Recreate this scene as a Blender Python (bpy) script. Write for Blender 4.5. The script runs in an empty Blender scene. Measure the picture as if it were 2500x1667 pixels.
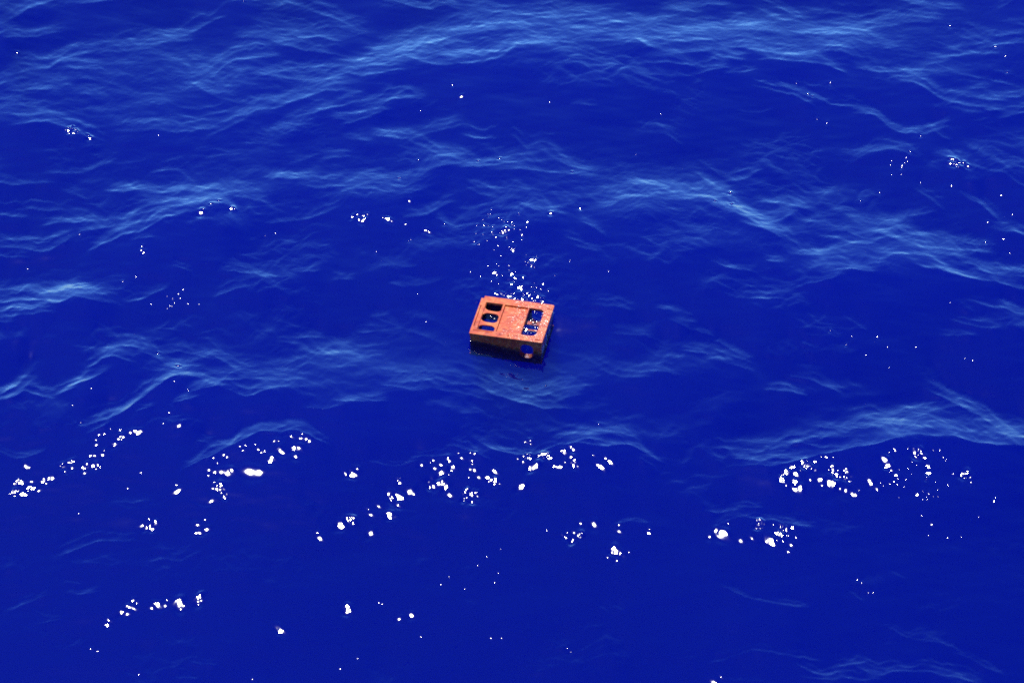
import bpy, bmesh, math, random
import numpy as np
from mathutils import Vector, Matrix

S = bpy.context.scene
COL = S.collection
rng = np.random.default_rng(11)
random.seed(5)

# ------------------------------------------------------------------ camera
DEP, DIST, MPP = math.radians(39.0), 25.0, 0.0032967       # looking down, metres to the middle of the frame, metres per photo pixel there
CAM = Vector((0.0, -DIST*math.cos(DEP), DIST*math.sin(DEP)))
cd = bpy.data.cameras.new('camera')
cam = bpy.data.objects.new('camera', cd)
COL.objects.link(cam)
cam.location = CAM
cam.rotation_euler = (math.pi/2 - DEP, 0, 0)
cd.sensor_width = 36.0
cd.lens = 36.0*DIST/(2500*MPP)
cd.clip_start, cd.clip_end = 0.1, 20000.0
S.camera = cam

# ------------------------------------------------------------------ sky and sun
SUN_EL, SUN_AZ = math.radians(63.0), math.radians(-20.0)   # azimuth from +Y towards +X
SUN = Vector((math.sin(SUN_AZ)*math.cos(SUN_EL), math.cos(SUN_AZ)*math.cos(SUN_EL), math.sin(SUN_EL)))
w = bpy.data.worlds.new('World')
S.world = w
w.use_nodes = True
nt = w.node_tree
nt.nodes.clear()
sky = nt.nodes.new('ShaderNodeTexSky')
sky.sky_type = 'NISHITA'
sky.sun_disc = False
sky.sun_elevation = SUN_EL
sky.sun_rotation = SUN_AZ % (2*math.pi)
sky.air_density, sky.dust_density, sky.ozone_density = 1.0, 0.3, 3.0
bg = nt.nodes.new('ShaderNodeBackground')
bg.inputs['Strength'].default_value = 0.15
wo = nt.nodes.new('ShaderNodeOutputWorld')
tint = nt.nodes.new('ShaderNodeMixRGB'); tint.blend_type = 'MULTIPLY'; tint.inputs[0].default_value = 1.0
tint.inputs[2].default_value = (.29, .555, 1.0, 1)               # the deep saturated blue of the photograph's sky light
nt.links.new(sky.outputs[0], tint.inputs[1]); nt.links.new(tint.outputs[0], bg.inputs[0])
nt.links.new(bg.outputs[0], wo.inputs['Surface'])
sl = bpy.data.lights.new('sun', 'SUN')
sl.energy, sl.angle, sl.color = 4.5, math.radians(0.53), (1.0, 0.96, 0.9)
so = bpy.data.objects.new('sun', sl)
COL.objects.link(so)
so.rotation_euler = SUN.to_track_quat('Z', 'Y').to_euler()
so.location = SUN*50
S.view_settings.view_transform = 'Standard'
S.view_settings.look = 'None'
S.view_settings.exposure = 0.0
S.view_settings.gamma = 1.0
S.view_settings.use_curve_mapping = False
S.render.engine = 'CYCLES'
S.cycles.use_denoising = False
S.cycles.filter_width = 1.75
S.cycles.max_bounces = 8
S.cycles.volume_bounces = 1
S.cycles.transparent_max_bounces = 12
S.cycles.sample_clamp_indirect = 6.0
S.cycles.caustics_reflective = False
S.cycles.caustics_refractive = False

def struct(o):
    o['kind'] = 'structure'
    return o

# ------------------------------------------------------------------ traced sea: where the photo shows pale crests and sun glints
K = 850/2352.0
# tile origin, then strokes: (paleness, fade px, x, y, x, y, ...)  in the tile's own units
TR = {
(0, 0): [
 (.8,25,0,165,90,105,210,45,330,0),(.6,10,0,215,90,205),(.5,12,90,245,250,235,370,210),(.75,14,180,430,300,455,430,385,600,340),
 (.75,18,0,560,90,525,200,515),(.7,10,90,605,170,605,320,590),(.55,10,260,575,440,565),(.6,12,430,440,560,450,640,455),
 (.75,12,150,820,320,800,400,825,480,860,620,905),(.5,12,0,725,90,695,140,700),(.5,10,0,760,80,748,150,790),
 (.85,18,1020,290,1150,270,1240,262),(.45,16,1240,240,1320,190,1480,105),(.6,12,710,335,860,325,960,320),(.6,8,1640,245,1790,245,1880,245),
 (.75,22,1790,240,1900,300,2000,310,2230,345),(.65,14,1960,10,2100,45,2200,85,2300,130),(.4,12,1820,45,1890,30),(.6,10,560,15,720,0),
 (.55,18,1170,490,1240,505,1330,570),(.55,16,1300,570,1390,525,1600,380,1800,370),(.5,12,1390,525,1460,560,1530,610),(.5,14,1330,570,1470,640,1560,665),
 (.75,14,1810,490,1960,450,2200,435,2352,430),(.75,16,1810,490,2000,520,2180,545,2300,490,2352,470),
 (.85,20,1660,750,1760,725,1900,705,2050,650,2200,590,2300,595),(.6,12,1450,880,1560,830,1640,790),
 (.55,16,870,870,960,870,1060,850,1160,875,1300,870,1400,850),(.5,12,1980,790,2150,740,2352,690),(.5,8,1900,850,2000,825,2070,820),
 (.5,8,2280,795,2352,800),(.3,10,350,1145,470,1140,540,1140),(.3,10,590,1125,740,1065),(.35,12,1080,1130,1180,1120,1260,1150,1300,1210,1340,1225),
 (.6,10,760,1270,870,1275,960,1260),(.7,10,1840,1185,1980,1190,2100,1175),(.6,12,2080,1240,2220,1250,2352,1235),
 (.75,18,1040,1340,1200,1330,1400,1310,1560,1270,1660,1275),(.55,10,1470,1300,1500,1250,1590,1225),(.6,8,1600,1300,1700,1325,1770,1335),
 (.7,18,930,1430,1040,1400,1130,1380,1300,1345,1460,1325),(.5,6,1450,1345,1530,1355,1580,1390),(.55,10,350,1490,470,1480,600,1470),
 (.6,12,600,1530,750,1515,900,1490),(.4,10,160,1385,200,1380,330,1395,390,1400),(.3,14,0,1220,60,1225,300,1215),(.45,10,2200,1055,2330,1035),
 (.3,14,2000,1075,2100,1040),(.5,10,590,620,700,630),(.45,12,950,670,1080,665),(.3,12,1580,1200,1700,1150),(.3,10,1880,1480,2060,1470,2250,1390),
 (.4,18,0,1440,140,1440),(.4,16,600,520,760,560,900,600),(.35,20,820,620,960,650,1100,700),(.4,12,1180,760,1320,780,1500,740)],
(850, 0): [
 (.7,10,340,0,470,35,540,55,590,40),(.6,10,620,10,720,40),(.85,26,310,360,420,340,480,300,600,260,720,225,820,200,960,190),
 (.8,14,0,445,120,440,260,415,370,355),(.8,12,0,480,100,495,240,480,310,465),(.6,10,160,355,260,345,380,355),
 (.85,26,370,355,480,395,620,430,760,415,900,410,1020,370,1150,290),(.8,26,850,130,1000,150,1100,165,1200,160,1350,140,1440,105),
 (.85,30,1330,240,1420,225,1560,245,1640,225,1740,205),(.8,12,1740,260,1880,240,1940,240),(.85,26,1940,245,2050,310,2200,335,2352,325),
 (.75,20,1150,290,1300,272,1500,265,1740,255,1860,245),(.7,16,1940,240,2000,190,2200,165,2352,150),(.55,14,2100,150,2200,90,2352,30),(.6,10,2230,60,2352,60),
 (.6,18,1440,105,1600,80,1750,110,1900,170),(.45,16,380,270,500,262,600,200,800,180),
 (.35,10,1680,405,1800,420),(.5,10,2080,395,2180,395,2330,430),(.6,12,0,810,100,795,240,740),(.7,12,100,745,200,720,270,655,320,650,440,655),
 (.6,12,250,910,420,920,560,875,680,850),(.55,14,460,955,560,1010,650,1040,720,1060,810,1090),(.5,10,0,690,60,680),(.4,10,0,915,130,930),
 (.8,14,320,1240,400,1240,480,1180,580,1120,700,1100),(.5,10,790,1115,900,1110,960,1105),(.4,12,1000,1100,1100,1075,1220,1070),
 (.4,22,1040,1130,1200,1130,1380,1150,1580,1180),(.4,12,820,905,900,930,970,920),(.45,10,1130,920,1190,970),(.4,14,1240,960,1300,945,1380,970),
 (.6,12,0,1260,100,1225,240,1200),(.4,8,90,1250,180,1255),(.5,8,80,1210,240,1215),(.5,10,240,1275,340,1295,400,1300,490,1265),
 (.5,10,850,1270,920,1300,1000,1320),(.4,10,1120,1260,1280,1280),(.4,12,430,1450,540,1430,660,1370),(.35,8,1200,1370,1300,1420,1370,1435),
 (.6,20,1700,1390,1780,1380,1850,1330,1960,1310,2050,1310),(.65,12,1930,1240,2010,1275,2180,1270),(.4,14,1520,1315,1700,1340,1880,1320),
 (.3,8,1540,685,1640,685),(.3,10,2150,900,2220,950),(.35,12,1400,1050,1500,1110,1630,1140),(.35,8,1600,1500,1660,1510,1700,1565)],
(1650, 0): [
 (.6,10,0,40,100,35,300,15),(.85,30,0,340,100,330,240,315,400,300,500,320,600,340,760,350,880,355,1000,345,1100,330,1220,355),
 (.7,16,0,270,120,265,300,250,450,235,600,260,720,280),(.45,14,0,190,60,170,160,180),(.75,10,1040,290,1100,300,1160,310),(.6,14,880,345,980,320,1050,290),
 (.65,8,640,380,800,390,960,410,1080,445),(.6,8,290,360,360,380,430,380),(.55,12,140,470,200,465,310,440),(.3,8,360,470,520,455),
 (.7,10,1250,440,1330,465,1410,475),(.5,10,1490,510,1560,500,1670,495),(.7,12,1560,530,1640,550,1700,580,1720,610,1800,660,1900,685,2060,715),
 (.6,10,2120,740,2200,750),(.5,10,2220,785,2352,750),(.35,8,1420,320,1500,305),(.5,10,1720,410,1820,395),
 (.65,18,1020,210,1150,190,1290,185,1400,160,1560,140,1680,130),(.65,10,1640,100,1760,115),(.65,10,1780,45,1900,50),(.55,14,1560,0,1700,45),
 (.4,12,960,75,1100,70,1200,75),(.5,12,1200,245,1280,265,1330,290),(.65,12,2040,250,2120,285,2200,290,2352,285),(.5,10,1880,365,2000,360,2150,350),
 (.4,8,2200,40,2260,10),(.35,10,2250,145,2352,170),(.5,8,2010,590,2080,590),(.5,16,560,565,700,595,800,615,900,670),
 (.5,16,760,575,860,610,960,650,1080,690,1240,700),(.3,12,450,730,560,745,640,720),(.6,10,1260,745,1340,755,1400,800,1450,855,1520,885,1610,880),
 (.5,8,1710,880,1750,865,1810,845),(.3,8,1740,860,1820,925),(.5,10,1230,1055,1290,1015,1430,990,1530,1005,1580,1025),(.5,6,1800,1045,1900,1065,2020,1120),
 (.45,12,2150,1160,2230,1170,2310,1240),(.45,16,370,1210,480,1200,540,1150),(.4,18,170,1170,250,1250,360,1290),(.55,22,0,1345,150,1335,310,1330),
 (.7,12,270,1380,340,1410,440,1430,520,1480,600,1530,680,1566),(.4,10,340,1300,400,1380,480,1450),(.6,10,610,1360,760,1365,840,1390,900,1390),
 (.5,12,640,1500,720,1470,780,1435),(.4,10,900,1490,990,1490),(.4,8,1980,1330,2080,1380,2130,1440,2170,1500),(.4,10,1560,1450,1620,1450,1720,1425),
 (.35,8,1660,1295,1740,1350,1780,1395),(.55,16,1200,1540,1400,1550,1530,1525),(.4,12,600,60,680,110,800,130),(.35,10,700,20,830,100),
 (.45,14,380,190,560,200,740,180,900,165),(.4,12,1950,500,2080,520,2250,560),(.4,10,2100,640,2250,650,2352,640),(.35,10,1950,240,2000,255)],
(0, 500): [
 (.8,12,760,215,870,165,960,150,1050,95,1130,60,1280,25),(.6,10,40,270,120,275,270,305,330,290,410,240),(.45,10,0,335,150,335),
 (.4,8,640,270,710,240),(.35,6,920,210,1000,200),(.75,18,0,645,120,635,240,625,330,640,400,650,480,610,520,600,600,625,700,645),
 (.4,12,250,580,330,570,450,555),(.45,10,880,640,950,620,1030,580,1090,560),(.6,12,0,750,150,735,320,715),(.35,8,0,790,60,785),
 (.35,8,1200,410,1260,430),(.45,14,1580,430,1700,445,1780,480,1830,505),(.35,12,1500,590,1600,550,1680,535),(.3,14,2000,440,2120,435),
 (.55,14,780,945,880,940,960,965,1000,970),(.65,12,640,1065,720,1010,800,1015,860,1040),(.55,10,990,995,1060,1015,1110,1060,1200,1090),
 (.6,10,1100,1000,1210,980,1300,1000,1390,1020),(.55,8,1240,1080,1330,1075),(.65,18,1440,1010,1560,1080,1600,1110,1660,1130),
 (.55,12,1700,1110,1800,1115,1900,1115),(.55,12,1820,1150,1920,1130,2000,1100,2080,1055),(.75,14,2080,1050,2130,1065,2190,1080,2352,1075),
 (.7,12,1430,1185,1500,1175,1640,1160,1760,1165,1980,1165),(.5,10,1310,1255,1400,1225,1480,1210),
 (.7,16,660,1460,760,1430,840,1390,920,1330,1000,1270,1080,1200,1180,1145,1260,1145,1340,1155,1400,1180),(.45,10,620,1530,690,1490,720,1470),
 (.65,12,1620,1265,1690,1290,1740,1250,1860,1220,2000,1225),(.75,22,0,1325,100,1300,150,1260,190,1190),(.55,12,170,1260,250,1280,330,1295),
 (.35,12,380,1280,480,1240),(.4,14,500,1210,600,1170,680,1140),(.35,6,950,1390,1010,1370),(.3,8,1200,1330,1300,1300),(.4,8,1900,920,1990,930),
 (.45,8,2020,895,2150,895),(.6,12,2140,970,2200,1000,2330,990),(.3,10,2100,1370,2180,1380,2300,1345),(.65,9,1680,1566,1760,1530,1880,1530,1970,1510,2060,1530,2110,1560)],
(800, 500): [
 (.65,18,0,1085,100,1075,170,1040,230,1055,330,1045),(.6,14,0,1000,60,975,130,985),(.75,14,410,1100,480,1120,600,1115,690,1100,790,1105),
 (.55,10,450,1185,560,1180,680,1160),(.65,12,690,1120,740,1160,820,1185,940,1200),(.75,20,1050,1230,1130,1280,1240,1305,1340,1330,1440,1355,1560,1360),
 (.6,12,1480,1250,1600,1225,1680,1190,1770,1190),(.5,10,1550,1310,1620,1280,1690,1270),(.5,12,750,1055,850,1060,920,1075,990,1090),
 (.45,10,880,1020,960,1045,1040,1050),(.45,20,580,860,680,890,760,930,830,980,930,990),(.45,10,350,780,420,800,460,820),(.35,8,320,755,380,745),
 (.45,10,240,855,370,850),(.45,12,550,530,640,540,730,520),(.35,8,450,540,500,550),(.4,8,410,400,480,405,560,405),(.4,8,870,575,970,565),
 (.4,10,770,95,850,130),(.45,10,560,65,680,50,720,20),(.4,10,1340,0,1440,25,1560,45),(.35,8,1750,115,1800,140,1840,180),(.4,8,1630,210,1690,235),
 (.45,8,1700,280,1800,310),(.5,8,1560,725,1640,750,1800,760),(.5,10,1820,680,1930,675,2030,705),(.55,8,1970,865,2080,875,2150,870),
 (.4,12,1540,960,1640,1000,1700,1000,1790,1040),(.5,10,1750,1085,1830,1080,1900,1125,2000,1150,2100,1150),(.55,10,2000,1100,2120,1110,2230,1110,2300,1125),
 (.4,8,1600,1105,1760,1115),(.4,8,1160,1140,1280,1160),(.6,8,100,1310,200,1315,340,1315),(.3,6,930,1395,1000,1395),(.5,16,1680,1560,1800,1540,1940,1520,2050,1550),
 (.4,8,2250,710,2350,720),(.25,14,60,490,150,490),(.3,8,380,1200,480,1215,600,1240),(.3,8,740,1230,880,1255),(.3,8,950,1275,1060,1300)],
(1650, 500): [
 (.75,12,480,120,580,150,640,175,700,215),(.45,8,730,200,800,240),(.55,12,620,120,700,100,770,55),(.6,14,1040,215,1120,230,1200,260,1300,265,1420,210),
 (.55,14,1200,150,1340,185,1430,190,1520,150),(.85,16,1420,200,1500,235,1600,260,1700,290,1830,300),(.6,10,1700,280,1900,300,2070,320),
 (.6,12,1420,350,1500,320,1600,325,1720,340,1760,370),(.5,8,830,325,950,330,1080,325),(.35,8,1080,330,1180,385),(.65,6,1030,450,1100,435,1200,432,1300,445),
 (.5,6,930,425,990,405),(.5,6,1020,400,1100,410),(.45,8,840,545,920,520,980,515,1060,490),(.7,20,1800,430,1900,470,1960,495,2060,515,2160,520,2250,555,2352,575),
 (.5,12,2080,450,2180,490,2352,490),(.35,10,1640,400,1760,430,1840,465),(.55,10,2190,170,2300,190,2352,215),(.35,8,2090,0,2150,60,2170,110),(.5,6,1330,390,1390,385),
 (.5,8,540,630,620,640,690,640),(.35,6,780,680,820,665),(.45,8,20,770,100,795),(.45,6,150,855,230,885),(.4,8,0,800,90,840),(.3,10,280,400,380,435,500,455),
 (.35,6,640,380,700,380),(.5,8,80,985,200,1000,240,1005),(.5,8,310,985,400,1020,470,1050),(.45,8,230,1035,330,1045),(.3,8,350,1065,480,1105),
 (.4,12,800,1165,920,1180,960,1200,1050,1250),(.45,6,640,1255,740,1265),(.4,6,740,1245,840,1280),(.7,14,1760,1290,1860,1340,1960,1385,2080,1450,2180,1520,2250,1566),
 (.7,22,1210,1505,1280,1475,1340,1490,1400,1520,1450,1545,1560,1530,1680,1510,1800,1525,1920,1540),(.45,14,1640,1415,1750,1395,1880,1375),
 (.65,12,2200,1545,2352,1540),(.55,10,2220,710,2280,735),(.3,8,1900,800,2060,840,2140,840),(.3,6,1830,885,1980,885),(.2,10,1140,770,1280,840)],
(0, 950): [
 (.6,9,1340,500,1400,460,1500,420,1600,370,1680,310,1750,280,1880,285,1960,265,2060,280,2120,320),(.3,10,20,440,100,470,170,470,260,435),
 (.35,14,420,1140,500,1115,580,1075,660,1045,860,1045),(.3,12,1050,1170,1120,1165,1220,1180,1300,1140),(.4,8,190,1455,290,1415),(.25,8,80,1500,190,1455),
 (.25,10,470,1390,560,1410,640,1390),(.25,8,450,1320,520,1330),(.3,8,1360,350,1420,360,1520,355)],
(750, 1050): [
 (.45,10,440,215,560,235,640,240,720,215),(.3,8,720,185,850,180,940,165),(.4,8,980,105,1060,120,1140,155,1210,185),
 (.45,9,1160,65,1220,105,1300,140,1430,160,1540,160,1600,135,1680,100),(.5,16,1720,90,1800,75,1880,45,1960,50,2100,80),
 (.45,10,1840,75,2000,105,2160,85,2260,130,2352,190),(.4,5,2110,630,2190,615,2270,635),(.35,6,2270,205,2320,230)],
(1650, 1050): [
 (.8,32,560,240,640,240,760,225,860,200,960,175,1100,150,1240,115,1350,95,1440,70,1540,45),(.7,18,1540,30,1620,25,1700,45,1800,40,1900,50,1990,90,2100,100,2352,105),
 (.6,12,440,195,580,205,720,190,830,180),(.5,12,830,80,960,110,1080,110),(.45,12,980,25,1120,45,1230,40),(.45,6,240,550,320,555,390,540),(.35,5,440,520,550,522),
 (.35,6,340,615,400,590,480,580,520,600,640,615,760,640,860,650),(.3,8,290,115,400,130,520,130),(.3,10,180,130,300,180),(.5,10,2170,10,2230,45,2352,50),
 (.3,20,350,1080,470,1140,640,1170,760,1190,850,1200)],
(1650, 1300): [
 (.35,8,550,810,620,808,720,825,820,850,920,865),(.25,10,260,880,370,850,490,820),(.2,10,60,850,130,840),(.4,10,1080,915,1160,905,1240,885),
 (.45,9,870,925,950,960,1030,965,1120,950),(.4,8,880,985,950,1005,1090,1000),(.5,13,1280,935,1350,965,1430,955,1500,945,1640,945,1720,945,1800,975,1900,980,1980,1005),
 (.4,8,1140,985,1250,1000,1370,1000),(.2,14,1440,650,1560,720,1700,745,1850,780),(.2,12,1880,820,2000,870,2170,950),(.3,6,560,470,640,490,720,500,850,520),(.25,5,1200,420,1240,460)],
(0, 1300): [(.3,8,1320,900,1440,915),(.4,8,1200,1005,1310,1005)],
}
# broad pale or dark areas: x, y, rx, ry (photo px), paleness
HAZE = [(330,190,330,110,.10),(1390,62,230,45,.22),(1120,110,190,50,.10),(1880,75,230,50,.14),(2280,110,220,120,.10),(1590,465,180,65,.20),
        (860,880,260,60,.14),(2090,600,260,60,.16),(2230,1045,220,35,.14),(500,440,260,90,.06),(150,700,160,60,.06),(900,400,260,90,.06),(1400,400,200,60,.05),(1500,900,300,80,.05),
        (1900,230,380,80,-.12),(1900,760,420,120,-.08),(300,800,300,40,-.08),(2150,1120,300,50,-.10),(1250,1400,1300,230,-.05),(1050,1130,400,80,-.06),(330,1060,320,80,-.06)]
# glints: tile -> (x, y, size)
GL = {
(0, 950): [(175,522,3),(212,625,1.5),(262,688,1.5),(330,600,2.5),(355,600,2),(440,522,3),(465,497,2),(495,490,2.5),(488,530,2),(442,555,1.5),(580,528,2.5),(632,520,3),(568,565,2),(590,505,1.5),(612,450,1.5),(640,447,1.5),(690,440,2),(703,417,1),(665,310,1.2),(650,375,1.5),(645,342,1),(705,300,1),(750,270,1),(812,278,1.5),(815,322,3.5),(778,370,2.5),(885,298,2),(905,283,1.5),(940,285,2.5),(925,300,2),(1213,247,2.5),(1190,648,1.2),(1193,685,3),(948,562,.6),(865,668,.4),(533,840,.5),(1412,545,1.5),(1410,580,1.5),(1450,565,2),(1490,560,2),(1547,565,4.5),(1690,560,7),(1835,475,3),(1990,452,3),(1990,408,3),(2022,402,3.5),(1890,408,3),(1915,428,2),(1855,352,1.5),(1885,350,1),(1965,316,2),(2030,332,2),(2065,340,2),(2093,350,2),(2040,303,1),(1640,410,1),(1745,405,1.5),(1765,425,1.5),(1790,422,1),(1725,375,1),(1620,385,1),(1660,375,1),(1510,440,1.2),(1535,455,1.2),(1440,460,1),(1470,500,1),(1450,630,1),(1435,670,1),(1490,640,2),(1490,680,4),(1515,720,1.5),(1520,735,1.2),(1425,758,2),(967,918,2),(990,937,2),(1020,928,3),(1050,915,2),(1008,880,1),(1052,890,1),(1335,920,2),(1395,947,3),(1355,972,2),(1322,975,1.2),(1383,878,1),(2142,970,1),(2157,1005,2.5),(2310,912,4.5),(2340,870,1.5),(830,1500,2.5),(858,1518,2.5),(858,1462,1.5),(870,1475,1.5),(895,1433,2),(900,1477,2.5),(920,1442,1),(1028,1477,2),(1057,1463,3),(1117,1462,1.8),(1125,1425,1),(1208,1460,4.5),(1217,1425,3),(1335,1430,3.5),(1350,1398,2.5),(2335,575,1.5),(544,228,.6),(493,108,.5),(1146,158,.5),(1100,235,.6)],
(750, 1050): [(260,297,1.8),(310,290,3),(325,298,3),(340,262,2),(80,728,2.5),(67,695,1),(293,608,3.5),(430,568,2.5),(413,538,1.2),(485,513,2.2),(433,698,3.2),(568,573,3.5),(555,590,2),(575,455,4),(545,432,2),(600,440,2),(633,455,3),(613,505,2.5),(690,420,4),(770,240,2),(850,202,1.5),(835,215,1),(950,195,1.8),(960,218,1.5),(905,240,2),(863,262,2),(983,255,2.8),(910,292,5),(855,372,5),(900,365,4),(937,382,3),(962,437,3.5),(958,300,1),(1017,153,1.2),(1038,190,2),(1105,150,1),(1133,160,1.2),(1115,207,1.2),(1117,233,1.2),(1098,265,1.5),(1127,274,2.2),(1160,318,2.5),(1089,315,1),(1275,285,3),(1302,364,1),(1085,405,1.2),(1067,426,2),(1112,425,1.8),(1133,420,1.5),(1152,445,1.8),(1112,447,2),(1060,460,2.2),(1110,480,2.2),(1442,387,3.2),(1475,82,1.5),(1512,72,1.5),(1507,92,1.5),(1532,247,3.8),(1550,245,2.5),(1733,150,2.5),(1738,133,1),(1785,112,1.8),(1802,135,1.5),(1783,185,2),(1805,205,2),(1800,228,3),(1743,220,1.2),(1420,190,1.2),(1455,212,1.8),(1567,173,1.3),(1602,188,1.3),(1930,167,1.2),(1968,238,2.2),(1997,255,3),(2013,192,1.5),(2052,217,2.5),(2035,215,1.5),(1845,628,1.8),(1938,640,3.5),(1757,690,1.2),(1745,718,2),(1800,695,2.5),(1833,710,2.8),(1795,735,3),(2108,642,1),(2110,686,2.2),(2083,800,3),(2057,822,2),(2110,840,3.5),(2095,880,1.5),(2028,862,1.2),(2172,824,1.2),(2302,690,2),(2310,672,1.2),(270,1187,2),(272,1215,3.5),(487,1163,1),(508,1175,.7),(620,1278,2),(700,1245,2),(712,1250,2),(768,1390,.8),(335,1540,.7),(1240,1400,.7),(1315,1406,.7),(1760,1468,.5),(1777,1497,.6),(1310,805,.5),(1218,855,.6),(1153,912,.4),(905,1043,.6),(1062,1070,.6),(1265,1028,.8),(1292,963,.5),(1620,678,.6),(955,993,.4)],
(1650, 1050): [(1400,195,3),(1415,210,2.5),(1447,245,3),(1425,235,2),(1453,267,1),(1483,303,1.5),(1480,140,1.2),(1475,122,1),(1443,150,.8),(1605,135,2),(1635,130,2.5),(1650,145,2.5),(1615,165,3.5),(1680,180,3),(1660,160,1.5),(1692,235,1.2),(1710,248,2),(1565,124,.7),(1785,132,.8),(1807,187,.7),(1820,206,.5),(1740,135,.5),(1873,295,1),(1952,297,3),(1985,320,2),(1972,300,1.2),(1995,355,1.2),(1555,333,1),(1497,325,.6),(1540,384,.5),(1500,371,.5),(1633,430,.8),(1707,430,1.1),(1768,401,.7),(1770,451,.8),(1698,470,.7),(2160,453,.7),(2147,473,.7),(2150,485,.7),(2045,588,.5),(1656,575,.7),(1725,637,1.6),(1703,710,.6),(1838,730,.5),(1925,718,.5),(1303,345,2.2),(1317,365,2.5),(1357,397,1.8),(1160,290,4),(1150,315,2),(1170,345,1.2),(1105,396,2),(1150,408,2.2),(1185,428,2),(1212,435,2.3),(1240,410,1.3),(965,333,2.5),(985,337,2),(1028,360,4.5),(1050,367,3),(905,335,1.8),(808,395,4.5),(812,305,3.2),(745,370,1.2),(905,237,2),(842,275,1.5),(937,267,1.5),(1022,185,1),(1065,185,.7),(302,708,5.5),(275,675,1.8),(225,716,2),(440,750,2.6),(512,730,2),(349,632,1.2),(625,745,4),(655,745,2.2),(680,745,1.5),(660,772,1.8),(697,708,3.5),(745,705,1.2),(655,638,.8),(810,725,1.2),(778,780,2.2),(758,818,1.8),(720,752,.9),(1230,1006,.6),(1253,1035,.4),(1303,1098,.5),(1330,1100,.8)],
(800, 500): [(165,85,1.8),(200,68,1.8),(245,77,1.5),(268,63,1.3),(208,105,1.8),(237,107,3),(375,87,1),(433,113,1.8),(527,132,1.2),(658,175,1.5),(685,186,2),(785,133,.7),(1195,172,2.8),(1185,182,2.2),(1137,220,1.5),(1315,205,1.7),(1508,58,1.5),(1113,186,1),(1055,140,1),(988,253,1.2),(1018,267,.8),(1250,303,1),(1355,390,1),(1395,420,1.2),(1375,402,1),(1142,475,1.2),(963,457,.9),(325,318,.8),(1708,25,.7),(1900,448,.6),(1635,380,.4),(1535,478,.5),(1412,558,.6),(1400,590,.8),(605,600,.4),(667,788,.5),(562,237,.5),(548,245,.4),(1832,1480,.5)],
(0, 0): [(117,360,1.2),(593,915,1.2),(603,932,2),(1072,910,.5),(1355,1437,3.5),(1372,1415,1),(1430,1377,1),(1565,1414,1.8),(1583,1415,1),(1478,1355,.6),(1644,12,.5)],
(850, 0): [(765,657,2.2),(702,575,1),(415,1360,2.2),(1368,1441,1.5),(1570,1408,.7),(1025,1067,.8),(877,1086,.5),(473,1083,.5),(342,1205,.5),(1361,690,.5),(2113,771,.5),(1947,1047,.5),(1513,1163,.4),(487,748,.4)],
(1650, 0): [(1855,1073,2),(1880,1080,1.5),(1898,1090,1.5),(1850,1107,2),(1885,1115,2.5),(1910,1130,2.2),(1940,1100,1.3),(1973,1127,2.5),(1045,563,1.2),(952,805,.9),(1022,829,.9),(1850,177,1.1),(2160,316,.9),(1580,1025,.8),(1525,1131,.9),(1459,1086,.7),(1554,1068,.7),(1652,1237,.7),(1862,1258,1),(1378,1303,.8),(2200,1322,.9),(2270,1453,.7),(2110,1505,1),(1655,920,.8),(368,1303,.9),(2236,489,.6),(2228,382,.6),(816,567,.6),(891,637,.5),(919,649,.4),(378,1378,.6),(264,1356,.5),(1244,1358,.6)],
(0, 500): [(957,283,1),(952,310,1.5),(968,325,2.2),(1203,1090,1.3),(1177,1190,1),(1072,1002,.7),(541,200,.7),(184,434,.8),(827,520,.8),(918,484,.7),(1240,571,.9),(1206,601,.9),(1132,699,.8),(1020,669,.6),(1347,670,.6),(1860,195,.8),(1793,212,.5),(1168,636,.5),(615,1239,.7),(1272,1248,.4)],
(1650, 500): [(1043,851,1),(1187,885,.6),(1156,945,.7),(1367,893,1),(1428,961,.7),(1282,1017,.6),(1619,962,1),(1445,1102,.5),(1854,660,.5),(2214,232,1),(2258,328,.6),(2091,256,.6),(1950,1036,.5),(2006,1048,.6)],
(0, 1300): [(733,592,2),(732,620,2),(1893,655,3.8),(615,783,.7),(659,800,.7),(2300,920,1),(1708,988,.8),(938,957,.5)],
(1650, 1300): [(305,972,1.3),(260,1012,3.5)],
}
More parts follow.
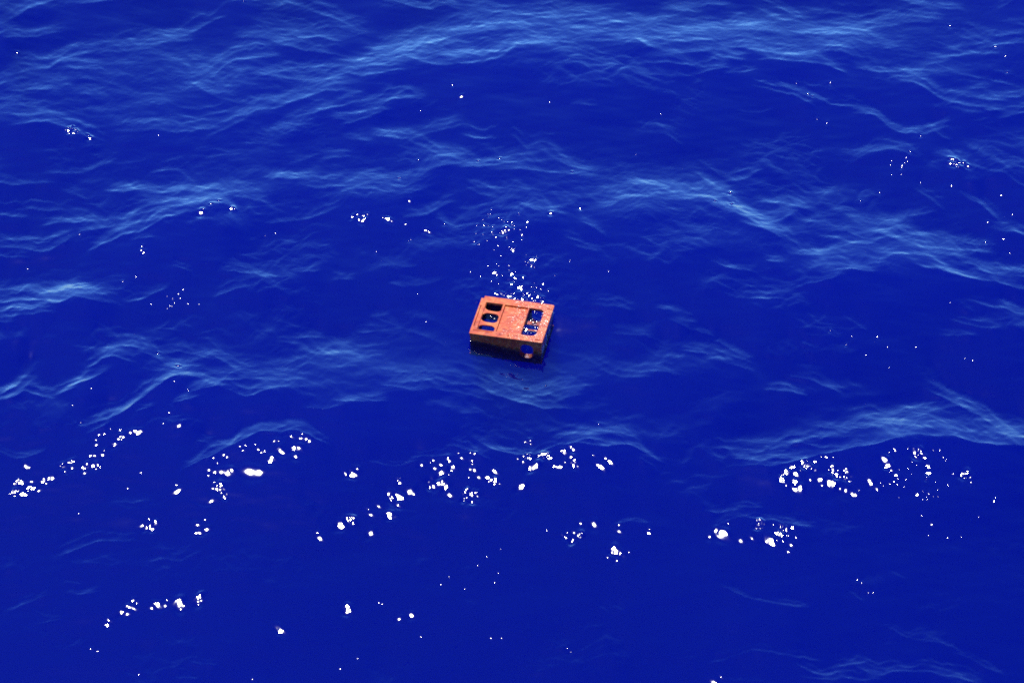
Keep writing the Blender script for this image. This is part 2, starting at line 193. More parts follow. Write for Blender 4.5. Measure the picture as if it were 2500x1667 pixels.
# clusters of tiny glints: tile -> (x, y, rx, ry, n, size)
CL = {
(0, 950): [(130,625,40,25,14,.7),(105,690,25,30,10,.8),(205,675,20,25,8,.9),(160,712,30,8,8,1),(310,620,25,25,8,.7)],
(750, 1050): [(622,340,10,20,10,.7),(1222,333,25,20,12,.7),(1268,350,8,30,8,.9),(1490,178,30,12,9,.8),(1600,165,35,12,10,.8),(1640,185,15,15,8,.7),(1692,243,28,14,12,.7)],
(1650, 1050): [(1705,290,18,6,6,.8),(1052,262,18,25,14,1),(1095,295,18,25,10,.9),(805,350,18,18,8,1),(748,285,18,15,10,1),(715,325,15,35,14,.9),(790,250,25,15,8,.8),(875,230,22,28,16,1),(940,210,15,5,4,.7),(995,178,25,5,5,.5),(567,620,25,20,18,.9),(560,655,30,10,10,.7),(710,655,18,18,9,.8),(745,672,8,14,4,.8),(790,665,10,14,5,.8),(1600,330,260,150,22,.45)],
(800, 500): [(400,97,20,6,6,.8),(1385,372,25,8,10,.8),(1125,460,22,6,6,.8),(1240,468,15,6,4,.8),(1265,497,12,5,3,1),(1320,490,12,4,2,.8),(1300,565,14,12,6,.8),(1240,540,8,4,2,.8),(1455,528,8,8,2,.9),(1150,602,40,8,9,.5),(1200,620,60,9,9,.55),(1290,640,50,6,10,.6),(1390,635,50,14,10,.5),(1180,150,190,140,34,.42),(1250,430,250,150,26,.42),(1350,600,150,50,18,.5),
 (1465,760,28,75,34,.5),(1450,850,25,30,12,.6),(1480,690,22,18,8,.7),(1390,715,40,14,8,.6),(1365,845,48,22,14,.6),(1380,690,40,10,5,.6),(1130,690,45,14,7,.5),(1105,762,40,14,4,.6),(1060,850,70,6,6,.5)],
(0, 0): [(485,880,50,28,20,.7)],
(1650, 0): [(1885,1100,40,20,6,.7),(1500,1130,100,60,6,.4)],
(0, 500): [(1200,640,100,60,6,.4)],
}

def perlin(x, y, seed):
    r = np.random.default_rng(seed)
    n = 256
    perm = r.permutation(n).astype(np.int32)
    ang = r.random(n)*2*np.pi
    gx, gy = np.cos(ang).astype(np.float32), np.sin(ang).astype(np.float32)
    xi, yi = np.floor(x).astype(np.int32), np.floor(y).astype(np.int32)
    xf, yf = (x - xi).astype(np.float32), (y - yi).astype(np.float32)
    u, v = xf*xf*xf*(xf*(xf*6 - 15) + 10), yf*yf*yf*(yf*(yf*6 - 15) + 10)
    def g(a, b, dx, dy):
        h = perm[(perm[(xi + a) & 255] + yi + b) & 255]
        return gx[h]*dx + gy[h]*dy
    n00, n10 = g(0, 0, xf, yf), g(1, 0, xf - 1, yf)
    n01, n11 = g(0, 1, xf, yf - 1), g(1, 1, xf - 1, yf - 1)
    a = n00 + u*(n10 - n00)
    b = n01 + u*(n11 - n01)
    return (a + v*(b - a))*1.5

def noise1(x, seed):
    r = np.random.default_rng(seed).random(4096)*2 - 1
    i = np.floor(x).astype(int)
    f = x - i
    f = f*f*(3 - 2*f)
    return r[i & 4095]*(1 - f) + r[(i + 1) & 4095]*f

def smooth(a, b, x):
    t = np.clip((x - a)/(b - a), 0, 1)
    return t*t*(3 - 2*t)

# ground point under a photo pixel (at height z) and back
def ground(px, py, z=0.0):
    dx, dz = (px - 1250)*MPP/DIST, -(py - 833.5)*MPP/DIST
    vy = math.cos(DEP) + dz*math.sin(DEP)
    vz = -math.sin(DEP) + dz*math.cos(DEP)
    t = (z - CAM.z)/vz
    return dx*t, CAM.y + vy*t
def to_px(x, y, z=0.0):
    ry, rz = y - CAM.y, z - CAM.z
    depth = ry*math.cos(DEP) - rz*math.sin(DEP)
    up = ry*math.sin(DEP) + rz*math.cos(DEP)
    return 1250 + x/depth*DIST/MPP, 833.5 - up/depth*DIST/MPP

# ------------------------------------------------------------------ paleness map (photo px, half resolution, padded)
PAD, ST = 200, 2.0
PW, PH = int((2500 + 2*PAD)/ST), int((1667 + 2*PAD)/ST)
gx_, gy_ = np.meshgrid(np.arange(PW)*ST - PAD, np.arange(PH)*ST - PAD)
gx_, gy_ = gx_.astype(np.float32), gy_.astype(np.float32)
inv = np.ones((PH, PW), np.float32)
sd = 0
def stroke(p, wd, pts, dy=0.0, jit=5.0, low=2.6):
    global sd
    sd += 1
    pts = sorted(pts)
    xs = np.array([a for a, b in pts], float)
    ys = np.array([b for a, b in pts], float) + dy
    for i in range(1, len(xs)):
        if xs[i] <= xs[i-1]:
            xs[i] = xs[i-1] + 1
    L = xs[-1] - xs[0]
    ext = 0.18*L + 14
    x0, x1 = xs[0] - ext, xs[-1] + ext
    i0, i1 = max(int((x0 + PAD)/ST), 0), min(int((x1 + PAD)/ST) + 1, PW)
    j0 = max(int((ys.min() - 6*wd - 40 + PAD)/ST), 0)
    j1 = min(int((ys.max() + 40 + PAD)/ST) + 1, PH)
    if i1 <= i0 or j1 <= j0:
        return
    X, Y = gx_[j0:j1, i0:i1], gy_[j0:j1, i0:i1]
    xx = X[0]
    # smooth interpolation + extension along the end tangents
    yl = np.interp(xx, xs, ys)
    sl0 = np.clip((ys[1] - ys[0])/(xs[1] - xs[0]), -.5, .5)
    sl1 = np.clip((ys[-1] - ys[-2])/(xs[-1] - xs[-2]), -.5, .5)
    yl = np.where(xx < xs[0], ys[0] + (xx - xs[0])*sl0, yl)
    yl = np.where(xx > xs[-1], ys[-1] + (xx - xs[-1])*sl1, yl)
    k = max(3, int(14/ST))
    ypad = np.pad(yl, (k, k), mode='edge')
    yl = np.convolve(ypad, np.ones(2*k + 1)/(2*k + 1), 'valid')
    yl = yl + jit*noise1(xx/37.0, sd)*.5 + jit*noise1(xx/13.0, sd + 900)*.28
    slope = np.gradient(yl, xx) if len(xx) > 2 else np.zeros_like(xx)
    cs = 1/np.sqrt(1 + slope**2)
    d = (yl[None, :] - Y)*cs[None, :]
    wv = wd*(0.75 + 0.5*noise1(xx/60.0, sd + 50))[None, :]*np.ones_like(d)
    wv = np.maximum(wv, 4.0)
    prof = np.where(d > 0, np.exp(-np.maximum(d, 0)/wv), np.exp(-(d/low)**2))
    e = smooth(x0, xs[0] + .12*L, xx)*(1 - smooth(xs[-1] - .12*L, x1, xx))
    am = (0.82 + 0.3*noise1(xx/29.0, sd + 77))
    inv[j0:j1, i0:i1] *= 1 - np.clip(p*prof*(e*am)[None, :], 0, .97)

n_st = 0
for (ox, oy), L in TR.items():
    for s in L:
        p, wd = s[0], s[1]
        pts = [(ox + s[i]*K, oy + s[i+1]*K) for i in range(2, len(s), 2)]
        stroke(min(p*1.25, .97), wd*.46, pts, low=1.9)
        # filaments of the same crest
        for q in range(1 if p < .5 else 3 if p < .8 else 4):
            stroke(p*random.uniform(.3, .75), wd*random.uniform(.2, .38), pts, dy=-random.uniform(.35, 1.9)*wd - 3, jit=12, low=1.9)
pale = 1 - inv
for x, y, rx, ry, v in HAZE:
    pale += v*np.exp(-((gx_ - x)/rx)**2 - ((gy_ - y)/ry)**2).astype(np.float32)
# wispy filaments: ridged noise, drawn out along the crests, warped
wx = gx_ + 26*perlin(gx_/150, gy_/70, 1) + 9*perlin(gx_/46, gy_/22, 2)
wy = gy_ + 22*perlin(gx_/170, gy_/90, 3) + 7*perlin(gx_/50, gy_/24, 4)
scale = .72 + .5*smooth(-100, 1700, gy_)       # nearer water shows larger
def ridged(sx, sy, shear, seed):
    a = perlin(wx/(sx*scale) , (wy + shear*wx)/(sy*scale), seed)
    return np.clip(1 - np.abs(a)*2.6, 0, 1)**2.6
wisp = np.maximum(ridged(150, 30, .22, 11), ridged(160, 32, -.25, 12))
wisp2 = np.maximum(ridged(64, 14, .15, 13), ridged(70, 15, -.2, 14))
patch = smooth(-.15, .6, perlin(gx_/260, gy_/110, 21) + .4*perlin(gx_/90, gy_/40, 22))
vert = 1 - .52*smooth(450, 1250, gy_)
act = np.clip(patch*.8 + .2 + pale*.5, 0, 1.2)*vert
pale = pale + act*(.24*wisp*(.15 + .85*patch) + .09*wisp2*patch)
hair = ridged(110, 7.5, .2, 31)*.5 + ridged(90, 6.0, -.22, 32)*.5
pale = np.where(pale > 0, 1.12*(1 - np.exp(-1.75*np.maximum(pale, 0))), pale)
pale = pale*(0.52 + 1.35*hair) + .035*hair*vert - .045 + .08*np.clip(perlin(wx/330, (wy + .2*wx)/60, 41), -.3, 1)
pale = np.clip(pale, -.3, 1.2)*(1 - .38*smooth(980, 1350, gy_))*(1 + .22*smooth(330, 60, gy_))

# ------------------------------------------------------------------ water grid
DXF, DYF = 0.0084, 0.0110
xf = np.arange(-5.25, 5.25, DXF)
yf = np.arange(-4.45, 6.0, DYF)
def grow(a, last, far, q):
    out, d = [], q
    v = last
    while abs(v) < far:
        v += d*a
        d *= 1.17
        out.append(v)
    return out
xs = np.array(grow(-1, xf[0], 4000, DXF)[::-1] + list(xf) + grow(1, xf[-1], 4000, DXF))
ys = np.array(grow(-1, yf[0], 4000, DYF)[::-1] + list(yf) + grow(1, yf[-1], 4000, DYF))
nx, ny = len(xs), len(ys)
ix0 = int(np.searchsorted(xs, xf[0])); iy0 = int(np.searchsorted(ys, yf[0]))
FX, FY = np.meshgrid(xf, yf)
def sample(img, u, v):
    a = np.clip((u + PAD)/ST, 0, PW - 1.001)
    b = np.clip((v + PAD)/ST, 0, PH - 1.001)
    i, j = a.astype(int), b.astype(int)
    fa, fb = a - i, b - j
    return (img[j, i]*(1 - fa) + img[j, i+1]*fa)*(1 - fb) + (img[j+1, i]*(1 - fa) + img[j+1, i+1]*fa)*fb
S_DARK, S_PALE = 0.065, 0.31
edge = smooth(0, .3, FX - xf[0])*smooth(0, .3, xf[-1] - FX)*smooth(0, .3, FY - yf[0])*smooth(0, .6, yf[-1] - FY)
# slope that gives a mirror strength growing evenly with paleness (Fresnel, seen from the camera's side of the sea)
def fresnel(th, n=1.45):
    c = np.cos(th); g = np.sqrt(n*n - 1 + c*c)
    return .5*((g - c)/(g + c))**2*(1 + ((c*(g + c) - 1)/(c*(g - c) + 1))**2)
def mirror(dep, s):
    return 38.6*fresnel(math.pi/2 - dep - np.arctan(s))**2.3
F_PALE = mirror(DEP, -S_PALE)
ROWDEP = np.arctan2(CAM.z, yf - CAM.y)
def slopes_for(P):
    out = np.empty_like(P)
    for j in range(len(P)):
        sv = np.linspace(S_DARK, -math.tan((ROWDEP[j] - math.radians(3.5))/2), 120)
        fv = mirror(ROWDEP[j], sv)
        out[j] = np.interp(fv[0] + np.clip(P[j], 0, 1.2)*(F_PALE - fv[0]), fv, sv)
    return out + .04*np.maximum(-P, 0)
NB = 420                                                         # free rows before and behind, where the surface may relax
H0 = len(yf)
ky = 2*np.pi*np.fft.fftfreq(H0 + 2*NB, DYF)[:, None]
kx = 2*np.pi*np.fft.rfftfreq(len(xf), DXF)[None, :]
den = ky**2 + .08*kx**2 + (2*np.pi/22.0)**2
core = np.s_[NB:NB + H0]
Z = np.zeros_like(FX)
tilt = 0.0
tgt = np.zeros((H0 + 2*NB, len(xf)))
def swell(y):
    return 7.0*np.tanh((y - .4)/7.0)
inner = smooth(0, .25, FX - xf[0])*smooth(0, .25, xf[-1] - FX)*smooth(.0, .3, FY - yf[0])*smooth(.2, .5, yf[-1] - FY)
for it in range(3):                                              # the waves' own height shifts what the camera sees: settle it
    P = sample(pale, *to_px(FX, FY, Z + tilt*swell(FY)))
    want = slopes_for(P)
    tilt = .6*float(want[inner > .9].mean())
    want = np.minimum(want, .072 - .060*smooth(-1.8, -3.0, FY)) - tilt/np.cosh((FY - .4)/7.0)**2
    for q in range(4):
        Zf = np.fft.irfft2(-1j*ky*np.fft.rfft2(tgt)/den, s=tgt.shape)
        got = np.gradient(Zf, DYF, axis=0)
        tgt[:NB] = got[:NB]*.9; tgt[NB + H0:] = got[NB + H0:]*.9
        tgt[core] = got[core]*(1 - inner) + inner*(tgt[core] + .8*(want - got[core]))
    Zf = np.fft.irfft2(np.fft.rfft2(Zf)*(ky**2 + .15)/(ky**2 + .07*kx**2 + .15), s=Zf.shape)   # no furrows along the line of sight
    Zf = Zf - Zf[core].mean()
    Z = Zf[core]
yb = yf[0] + DYF*(np.arange(H0 + 2*NB) - NB)
def relaxed(X, Y):                                               # the settled waves, dying away outside the traced water
    a = np.clip((X - xf[0])/DXF, 0, len(xf) - 1.001); b = np.clip((Y - yb[0])/DYF, 0, len(yb) - 1.001)
    i, j = a.astype(int), b.astype(int); fa, fb = a - i, b - j
    v = (Zf[j, i]*(1 - fa) + Zf[j, i+1]*fa)*(1 - fb) + (Zf[j+1, i]*(1 - fa) + Zf[j+1, i+1]*fa)*fb
    return v*(1 - smooth(5.0, 9.0, np.abs(X)))*smooth(yb[0] + .1, yf[0] - .3, Y)*(1 - smooth(yf[-1] + .3, yb[-1] - .1, Y))

# wind ripples everywhere: a sum of sines, steepest across the wind
def waves(X, Y, cell, seed, n, l0, l1, rms, spread):
    r = np.random.default_rng(seed)
    out = np.zeros_like(X)
    for i in range(n):
        lam = l0*(l1/l0)**((i + r.random())/n)
        th = math.pi/2 + r.normal()*spread
        k = 2*math.pi/lam
        a = rms*math.sqrt(2.0/n)/k
        f = np.exp(-(cell*2.2/lam)**2*2)
        ph = k*(math.cos(th)*X + math.sin(th)*Y) + r.random()*6.283
        out += a*f*np.cos(ph)
    return out
GX, GY = np.meshgrid(xs, ys)
cell = np.maximum(np.gradient(xs)[None, :], np.gradient(ys)[:, None])
fine = np.zeros((ny, nx), bool)
fine[iy0:iy0+len(yf), ix0:ix0+len(xf)] = True
ZZ = waves(GX, GY, cell, 3, 34, .07, 1.1, .034, .55)*(1 - .4*smooth(-2.0, -3.2, GY)) + waves(GX, GY, cell, 4, 10, 2.5, 14.0, .009, .5)
out_amp = waves(GX, GY, cell, 5, 24, .2, 2.2, .085, .5)
E2 = np.zeros((ny, nx)); E2[iy0:iy0+len(yf), ix0:ix0+len(xf)] = edge
ZZ += out_amp*(1 - E2) + tilt*swell(GY)
ZZ += relaxed(GX, GY)

# crate footprint
CW, CD, CH = 0.600, 0.500, 0.220
TOPZ = 0.095
_x, _y = ground(1250, 778.6)
SEA = float(ZZ[(np.abs(GX - _x) < .45) & (np.abs(GY - _y) < .4)].mean())   # the water level where the crate floats
TOPZ += SEA
cx, cy = ground(1250, 778.6, TOPZ)
CROT = math.radians(-12.1)
ca, sa = math.cos(CROT), math.sin(CROT)
LU = ((GX - cx)*ca + (GY - cy)*sa)/CW          # -.5 .. .5
LV = (-(GX - cx)*sa + (GY - cy)*ca)/CD
near = np.exp(-np.maximum(0, np.maximum(np.abs(LU) - .5, np.abs(LV) - .5))*CW/.65)
ripple = waves(GX, GY, cell, 8, 30, .045, .17, .15, 1.2)
inside = smooth(.496, .472, np.abs(LU))*smooth(.496, .468, np.abs(LV))
wet = smooth(.08, .20, LU)
lvl = SEA + .030 + (TOPZ - SEA - .052)*wet
ZZ = ZZ*(1 - near*.7) + near*(.7*SEA + .026 - .048*smooth(-.6, .7, LU)*smooth(.9, -.3, LV))
ZZ = ZZ*(1 - inside) + inside*(lvl + ripple*(.55 + 1.5*wet))
# lapping ripples behind the crate
ZZ -= .026*np.exp(-(((LU - .30)*CW)**2 + ((LV + .62)*CD)**2)/.36**2)*(1 - inside)      # the sea dips before the right corner
lx, ly = (GX - cx), (GY - cy)
beh = np.exp(-((lx - .05)/.45)**2)*smooth(.22, .30, ly)*np.exp(-np.maximum(0, ly - .3)/.55)
ZZ += (beh*1.5 + .45*np.exp(-np.maximum(0, np.maximum(np.abs(LU) - .5, np.abs(LV) - .5))*CW/.09))*ripple*(1 - inside)

# glinting facets: small patches of the surface tilted towards the sun's mirror direction
gl = []
for (ox, oy), L in GL.items():
    gl += [(ox + x*K, oy + y*K, s) for x, y, s in L]
for (ox, oy), L in CL.items():
    for x, y, rx, ry, n, s in L:
        for i in range(n):
            a, r = random.random()*6.283, math.sqrt(random.random())
            gl.append((ox + (x + rx*r*math.cos(a))*K, oy + (y + ry*r*math.sin(a))*K, s*random.uniform(.7, 1.25)))
for px, py, s in list(gl):
    if s >= 2.8:                                                 # a bright glint is seldom one facet: smaller ones cling to it
        for q in range(random.choice((0, 1, 1, 2))):
            a, r = random.random()*6.283, s*random.uniform(1.7, 3.0)
            gl.append((px + r*1.2*math.cos(a), py + r*.8*math.sin(a), s*random.uniform(.25, .6)))
spots = []
WT = np.array([.25, .5, .25])
for px, py, s in gl:
    z0 = 0.0
    for it in range(3):
        x, y = ground(px, py, z0)
        i, j = int(round((x - xs[ix0])/DXF)) + ix0, int(round((y - ys[iy0])/DYF)) + iy0
        i, j = min(max(i, 0), nx - 1), min(max(j, 0), ny - 1)
        z0 = ZZ[j, i]
    asp, rot = random.uniform(.88, 1.2), random.uniform(-.7, .7)
    ax, ay = max((.0080*s + .0070)*asp, .0092), max((.0152*s + .0120)/asp, .0130)
    m = int(2*max(ax/DXF, ay/DYF)) + 2
    if not (m < i < nx - m - 1 and m < j < ny - m - 1):
        continue
    h = ((CAM - Vector((xs[i], ys[j], z0))).normalized() + SUN).normalized()
    spots.append((i, j, m, ax, ay, math.cos(rot), math.sin(rot), -h.x/h.z, -h.y/h.z))
spots.sort(key=lambda t: -t[3])
for step in range(4):                                            # large facets first; later rounds mend what neighbours disturbed
    for i, j, m, ax, ay, cr, sr, sx, sy in spots:
        sl_ = np.s_[j - m:j + m + 1, i - m:i + m + 1]
        X, Y = GX[sl_] - xs[i], GY[sl_] - ys[j]
        q = np.exp(-(((X*cr + Y*sr)/ax)**2 + ((Y*cr - X*sr)/ay)**2)**1.5)
        if step == 0:
            ZZ[sl_] = ZZ[sl_]*(1 - q) + (ZZ[j, i] + sx*X + sy*Y)*q
        for it in range(4):                                      # the slope that the mesh really has at the facet's middle
            Q = ZZ[j-1:j+2, i-1:i+2]
            ex = sx - float(WT @ (Q[:, 2] - Q[:, 0]))/(xs[i+1] - xs[i-1])
            ey = sy - float((Q[2] - Q[0]) @ WT)/(ys[j+1] - ys[j-1])
            ZZ[sl_] += (ex*X + ey*Y)*q*1.2

co = np.empty((ny*nx, 3), np.float32)
co[:, 0], co[:, 1], co[:, 2] = GX.ravel(), GY.ravel(), ZZ.ravel()
idx = np.arange(ny*nx, dtype=np.int32).reshape(ny, nx)
quads = np.stack([idx[:-1, :-1], idx[:-1, 1:], idx[1:, 1:], idx[1:, :-1]], -1).reshape(-1, 4)
def grid_mesh(name, co, quads):
    me = bpy.data.meshes.new(name)
    me.vertices.add(len(co))
    me.vertices.foreach_set('co', co.ravel())
    me.loops.add(quads.size)
    me.loops.foreach_set('vertex_index', quads.ravel().astype(np.int32))
    me.polygons.add(len(quads))
    me.polygons.foreach_set('loop_start', np.arange(0, quads.size, 4, dtype=np.int32))
    me.polygons.foreach_set('use_smooth', np.ones(len(quads), bool))
    me.update(calc_edges=True)
    me.validate()
    return me
# the sea is a closed body: the surface, skirts at the far edges and a floor far down
DEEP = -30.0
ring = np.concatenate([idx[0, :], idx[1:, -1], idx[-1, -2::-1], idx[-2:0:-1, 0]])
base = len(co)
low = co[ring].copy(); low[:, 2] = DEEP
n_r = len(ring)
k1 = np.roll(np.arange(n_r), -1)
skirt = np.stack([ring[np.arange(n_r)], base + np.arange(n_r), base + k1, ring[k1]], -1)
me = grid_mesh('water', np.vstack([co, low]).astype(np.float32), np.vstack([quads, skirt]).astype(np.int32))
bm = bmesh.new(); bm.from_mesh(me); bm.verts.ensure_lookup_table()
bm.faces.new([bm.verts[base + i] for i in range(n_r)])
bm.to_mesh(me); bm.free()
water = struct(bpy.data.objects.new('water', me))
COL.objects.link(water)

# water material: mirror of the sky at the surface, blue scattering body below
m = bpy.data.materials.new('sea_water')
m.use_nodes = True
t = m.node_tree; t.nodes.clear()
N = t.nodes.new; LK = t.links.new
o = N('ShaderNodeOutputMaterial')
fr = N('ShaderNodeFresnel'); fr.inputs['IOR'].default_value = 1.45
gls = N('ShaderNodeBsdfGlossy'); gls.inputs['Roughness'].default_value = 0.06
gls.inputs['Color'].default_value = (1, 1, 1, 1)
tr = N('ShaderNodeBsdfTransparent')
mx = N('ShaderNodeMixShader')
pw = N('ShaderNodeMath'); pw.operation = 'POWER'; pw.inputs[1].default_value = 2.3
ml = N('ShaderNodeMath'); ml.operation = 'MULTIPLY'; ml.inputs[1].default_value = 38.6; ml.use_clamp = True
LK(fr.outputs[0], pw.inputs[0]); LK(pw.outputs[0], ml.inputs[0])
LK(ml.outputs[0], mx.inputs[0]); gl2 = N('ShaderNodeBsdfGlossy'); gl2.inputs['Roughness'].default_value = 0.13
gmx = N('ShaderNodeMixShader'); gmx.inputs[0].default_value = .06
LK(gls.outputs[0], gmx.inputs[1]); LK(gl2.outputs[0], gmx.inputs[2])
LK(tr.outputs[0], mx.inputs[1]); LK(gmx.outputs[0], mx.inputs[2])
LK(mx.outputs[0], o.inputs['Surface'])
va = N('ShaderNodeVolumeAbsorption'); vs = N('ShaderNodeVolumeScatter'); ad = N('ShaderNodeAddShader')
DEN = .85
vs.inputs['Color'].default_value = (.001, .052, .87, 1); vs.inputs['Density'].default_value = DEN
va.inputs['Color'].default_value = (.0, .35, .97, 1); va.inputs['Density'].default_value = 4.0   # clear water drinks up the red first
LK(va.outputs[0], ad.inputs[0]); LK(vs.outputs[0], ad.inputs[1]); LK(ad.outputs[0], o.inputs['Volume'])
me.materials.append(m)

# ------------------------------------------------------------------ crate
def mat_plastic():
    m = bpy.data.materials.new('orange_plastic')
    m.use_nodes = True
    t = m.node_tree; t.nodes.clear()
    N = t.nodes.new; LK = t.links.new
    o = N('ShaderNodeOutputMaterial'); b = N('ShaderNodeBsdfPrincipled')
    LK(b.outputs[0], o.inputs[0])
    tc = N('ShaderNodeTexCoord')
    def noise(sc, det, rough=.55, dist=0):
        n = N('ShaderNodeTexNoise'); n.inputs['Scale'].default_value = sc; n.inputs['Detail'].default_value = det
        n.inputs['Roughness'].default_value = rough; n.inputs['Distortion'].default_value = dist
        LK(tc.outputs['Object'], n.inputs['Vector']); return n
    def ramp(src, stops):
        r = N('ShaderNodeValToRGB'); e = r.color_ramp.elements
        while len(e) < len(stops): e.new(.5)
        for k, (p, c) in enumerate(stops):
            e[k].position = p; e[k].color = c
        LK(src, r.inputs[0]); return r
    n1 = noise(12, 7, .68, 1.2)
    c1 = ramp(n1.outputs['Fac'], [(.34, (.42, .034, .002, 1)), (.47, (.74, .095, .003, 1)), (.66, (.86, .21, .02, 1))])
    n2 = noise(70, 4, .7, .4)
    c2 = ramp(n2.outputs['Fac'], [(.30, (.45, .30, .25, 1)), (.43, (1, 1, 1, 1)), (1, (1, 1, 1, 1))])
    n3 = noise(13, 7, .72, 1.8)                                   # pale salt film
    c3 = ramp(n3.outputs['Fac'], [(.52, (0, 0, 0, 1)), (.74, (.55, .55, .55, 1))])
    mu = N('ShaderNodeMixRGB'); mu.blend_type = 'MULTIPLY'; mu.inputs[0].default_value = .4
    LK(c1.outputs[0], mu.inputs[1]); LK(c2.outputs[0], mu.inputs[2])
    mi = N('ShaderNodeMixRGB'); mi.inputs[2].default_value = (.92, .52, .20, 1)
    LK(c3.outputs[0], mi.inputs[0]); LK(mu.outputs[0], mi.inputs[1])
    LK(mi.outputs[0], b.inputs['Base Color'])
    b.inputs['Roughness'].default_value = .42
    b.inputs['Coat Weight'].default_value = .45
    b.inputs['Coat Roughness'].default_value = .2
    n4 = noise(120, 4, .6, .5)
    bp = N('ShaderNodeBump'); bp.inputs['Strength'].default_value = .15; bp.inputs['Distance'].default_value = .004
    LK(n4.outputs['Fac'], bp.inputs['Height']); LK(bp.outputs[0], b.inputs['Normal'])
    bw = N('ShaderNodeBump'); bw.inputs['Strength'].default_value = 1.0; bw.inputs['Distance'].default_value = .030   # beads and runs of water
    n5 = noise(27, 2, .5, 1.0)
    sx_ = N('ShaderNodeSeparateXYZ'); LK(tc.outputs['Object'], sx_.inputs[0])
    wm = N('ShaderNodeMapRange'); wm.inputs['From Min'].default_value = -.08; wm.inputs['From Max'].default_value = .20   # wetter towards the awash end
    wm.inputs['To Min'].default_value = .06; wm.inputs['To Max'].default_value = 1.0
    LK(sx_.outputs['X'], wm.inputs['Value'])
    wh = N('ShaderNodeMath'); wh.operation = 'MULTIPLY'; LK(n5.outputs['Fac'], wh.inputs[0]); LK(wm.outputs[0], wh.inputs[1])
    LK(wh.outputs[0], bw.inputs['Height'])
    cw = N('ShaderNodeMapRange'); cw.inputs['From Min'].default_value = -.02; cw.inputs['From Max'].default_value = .24
    cw.inputs['To Min'].default_value = .4; cw.inputs['To Max'].default_value = 1.0
    LK(sx_.outputs['X'], cw.inputs['Value']); LK(cw.outputs[0], b.inputs['Coat Weight'])
    b.inputs['Coat IOR'].default_value = 1.6; LK(bw.outputs[0], b.inputs['Coat Normal'])
    return m
M_OR = mat_plastic()

crate = bpy.data.objects.new('plastic_crate', None)
COL.objects.link(crate)
crate.empty_display_size = .1
crate.location = (cx, cy, TOPZ - CH)
crate.rotation_euler = (0, 0, CROT)
crate['label'] = 'orange plastic crate floating upside down, awash in the blue sea'
crate['category'] = 'crate'

def uv(u, v):
    return ((u - .5)*CW, (.5 - v)*CD)
def rrect(x0, y0, x1, y1, r, n=6):
    r = r if isinstance(r, (list, tuple)) else (r,)*4          # corners: bl, br, tr, tl
    out = []
    for (px, py, a0, q) in ((x0, y0, math.pi, r[0]), (x1, y0, 1.5*math.pi, r[1]), (x1, y1, 0, r[2]), (x0, y1, .5*math.pi, r[3])):
        if q < 1e-4:
            out.append((px, py)); continue
        ccx = px + (q if px == x0 else -q); ccy = py + (q if py == y0 else -q)
        for k in range(n + 1):
            a = a0 + .5*math.pi*k/n
            out.append((ccx + q*math.cos(a), ccy + q*math.sin(a)))
    return out
def rr_uv(u0, v0, u1, v1, r):
    a, b = uv(u0, v1), uv(u1, v0)
    return rrect(a[0], a[1], b[0], b[1], r)
def plate(name, outer, holes, t, M, bevel=.0015, parent=None, sub=0, warp=0.0):
    cu = bpy.data.curves.new(name, 'CURVE')
    cu.dimensions = '2D'; cu.fill_mode = 'BOTH'
    cu.extrude = max(t/2 - bevel, .0002); cu.bevel_depth = bevel; cu.bevel_resolution = 1; cu.offset = -bevel
    for ring in [outer] + holes:
        sp = cu.splines.new('POLY')
        sp.points.add(len(ring) - 1)
        for k, (x, y) in enumerate(ring):
            sp.points[k].co = (x, y, 0, 1)
        sp.use_cyclic_u = True
    tmp = bpy.data.objects.new('outline', cu)
    COL.objects.link(tmp)
    bpy.context.view_layer.update()
    me = bpy.data.meshes.new_from_object(tmp.evaluated_get(bpy.context.evaluated_depsgraph_get()))
    bpy.data.objects.remove(tmp); bpy.data.curves.remove(cu)
    me.name = name
    me.transform(M)
    if warp:
        for v in me.vertices:
            v.co.z += warp*(mathnoise(v.co.x*9, v.co.y*9))
    me.materials.clear(); me.materials.append(M_OR)
    o = bpy.data.objects.new(name, me)
    COL.objects.link(o)
    o.parent = parent or crate
    return o
def mathnoise(x, y):
    return math.sin(x*1.3 + 1.1*math.sin(y*1.7)) * math.cos(y*1.1 + .7*math.sin(x*2.1))
def at_z(z):
    return Matrix.Translation((0, 0, z))

# rim: notched corners, three windows, drain slots
nU, nV = .035, .060
outer = [uv(0, nV), uv(0, .985), uv(.012, 1), uv(.985, 1), uv(1, .985), uv(1, nV*.4), uv(.985, 0), uv(nU, 0), uv(nU, nV)]
win = [rr_uv(.085, .155, .318, .872, .004), rr_uv(.345, .158, .664, .858, .004), rr_uv(.682, .160, .886, .856, [.012, .045, .035, .010])]
slots = [rr_uv(.035, .893, .300, .905, .002), rr_uv(.885, .928, .955, .944, .002), rr_uv(.925, .118, .985, .132, .002),
         rr_uv(.40, .925, .43, .932, .0012), rr_uv(.52, .915, .535, .945, .0012), rr_uv(.63, .905, .76, .913, .0015), rr_uv(.025, .25, .032, .80, .0015)]
rim = plate('rim', outer, win + slots, .024, at_z(CH - .012), .002)
# ribs between the windows
for (u0, u1) in ((.316, .346), (.662, .684)):
    plate('divider_rib', rr_uv(u0, .150, u1, .866, .001), [], .030, at_z(CH - .003 - .015), .002)
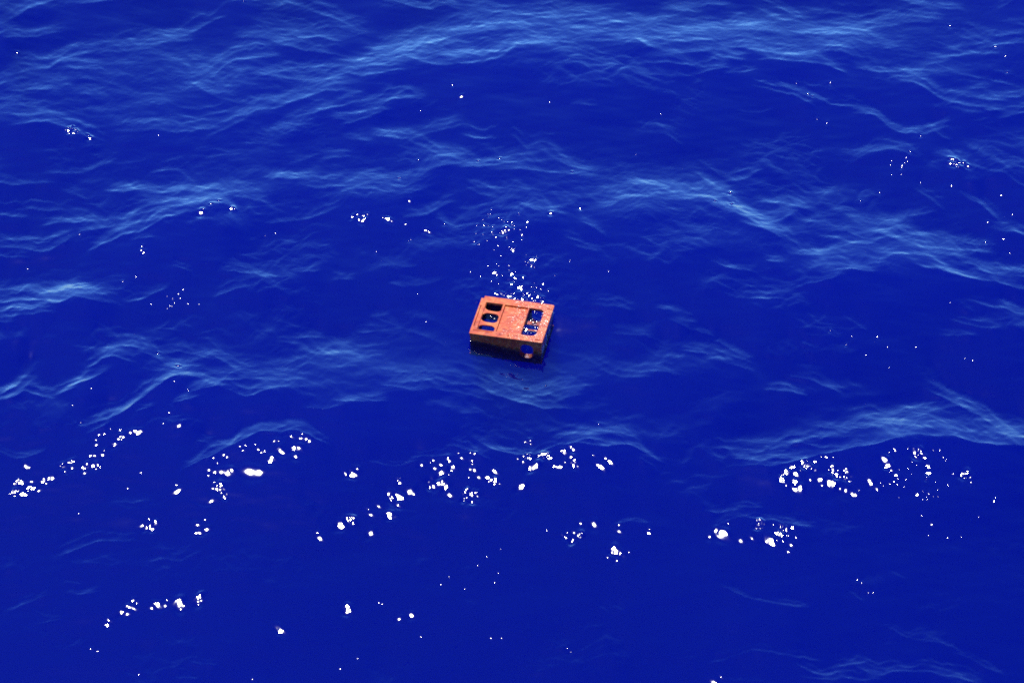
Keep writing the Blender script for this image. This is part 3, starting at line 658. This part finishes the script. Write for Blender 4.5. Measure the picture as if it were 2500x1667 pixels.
# slotted strip on the left with three hand-sized openings
def arc_hole(u0, u1, v_tl, v_tr, v_bl, v_br, bt, bb, n=9):
    pts = []
    for k in range(n + 1):
        f = k/n
        pts.append(uv(u0 + (u1 - u0)*f, v_tl + (v_tr - v_tl)*f - bt*(1 - (2*f - 1)**4)))
    for k in range(n + 1):
        f = 1 - k/n
        pts.append(uv(u0 + (u1 - u0)*f, v_bl + (v_br - v_bl)*f + bb*(1 - (2*f - 1)**4)))
    return pts[::-1]
holes = [arc_hole(.090, .313, .160, .160, .285, .310, .000, .050), arc_hole(.090, .313, .465, .465, .585, .600, .055, .052), arc_hole(.090, .313, .775, .770, .868, .868, .048, .000)]
plate('slotted_strip', rr_uv(.078, .148, .325, .880, .001), holes, .010, at_z(CH - .007 - .005), .0015)
# solid panel in the middle, sunk a little below the rim
plate('base_panel', rr_uv(.338, .150, .672, .866, .001), [], .008, at_z(CH - .014 - .004), .001)
# the right opening: two bars lie under the water
plate('cross_bar', rr_uv(.676, .385, .892, .470, .004), [], .012, at_z(CH - .050), .002)
plate('cross_bar', rr_uv(.676, .560, .892, .600, .004), [], .012, at_z(CH - .062), .002)

# walls
HW = CH - .020
def wall(name, L, M, holes=[]):
    return plate(name, rrect(-L/2, 0, L/2, HW, .002), holes, .012, M, .0015)
RX = Matrix.Rotation(math.pi/2, 4, 'X')
hx0, hx1 = (.692 - .5)*CW, (.880 - .5)*CW
hz0, hz1 = HW*.19, HW*.87
hand = rrect(hx0, hz0, hx1, hz1, .044, 8)
front = wall('front_wall', CW - .016, Matrix.Translation((0, -CD/2 + .012, 0)) @ RX, [hand])
wall('back_wall', CW - .016, Matrix.Translation((0, CD/2 - .012, 0)) @ RX, [hand])
RZ = Matrix.Rotation(math.pi/2, 4, 'Z')
wall('side_wall', CD - .044, Matrix.Translation((-CW/2 + .014, 0, 0)) @ RZ @ RX, [rrect(-.06, HW*.35, .06, HW*.75, .03)])
wall('side_wall', CD - .044, Matrix.Translation((CW/2 - .014, 0, 0)) @ RZ @ RX, [rrect(-.06, HW*.35, .06, HW*.75, .03)])
# collar round the hand hole
plate('hand_hole_collar', rrect(hx0 - .007, hz0 - .007, hx1 + .007, hz1 + .007, .050, 8), [rrect(hx0 + .003, hz0 + .003, hx1 - .003, hz1 - .003, .041, 8)],
      .052, Matrix.Translation((0, -CD/2 + .0315, 0)) @ RX, .002, front)
# lip round the lower edge, belt half-way up, small pegs
plate('lower_lip', rrect(-CW/2 + .002, -CD/2 + .001, CW/2 - .002, CD/2 - .001, .006), [rrect(-CW/2 + .026, -CD/2 + .025, CW/2 - .026, CD/2 - .025, .004)], .016, at_z(.004), .002)
plate('belt_rib', rrect(-CW/2 + .004, -CD/2 + .0035, CW/2 - .004, CD/2 - .0035, .006), [rrect(-CW/2 + .016, -CD/2 + .014, CW/2 - .016, CD/2 - .014, .004)], .007, at_z(CH*.915 - .018), .0015)
for (u, v) in ((.10, .985), (.46, .985), (.60, .985), (.90, .985), (.98, .30)):
    x, y = uv(min(u, .975), min(v, .975))
    plate('peg', rrect(x - .008, y - .006, x + .008, y + .006, .003), [], .014, at_z(-.010), .002)
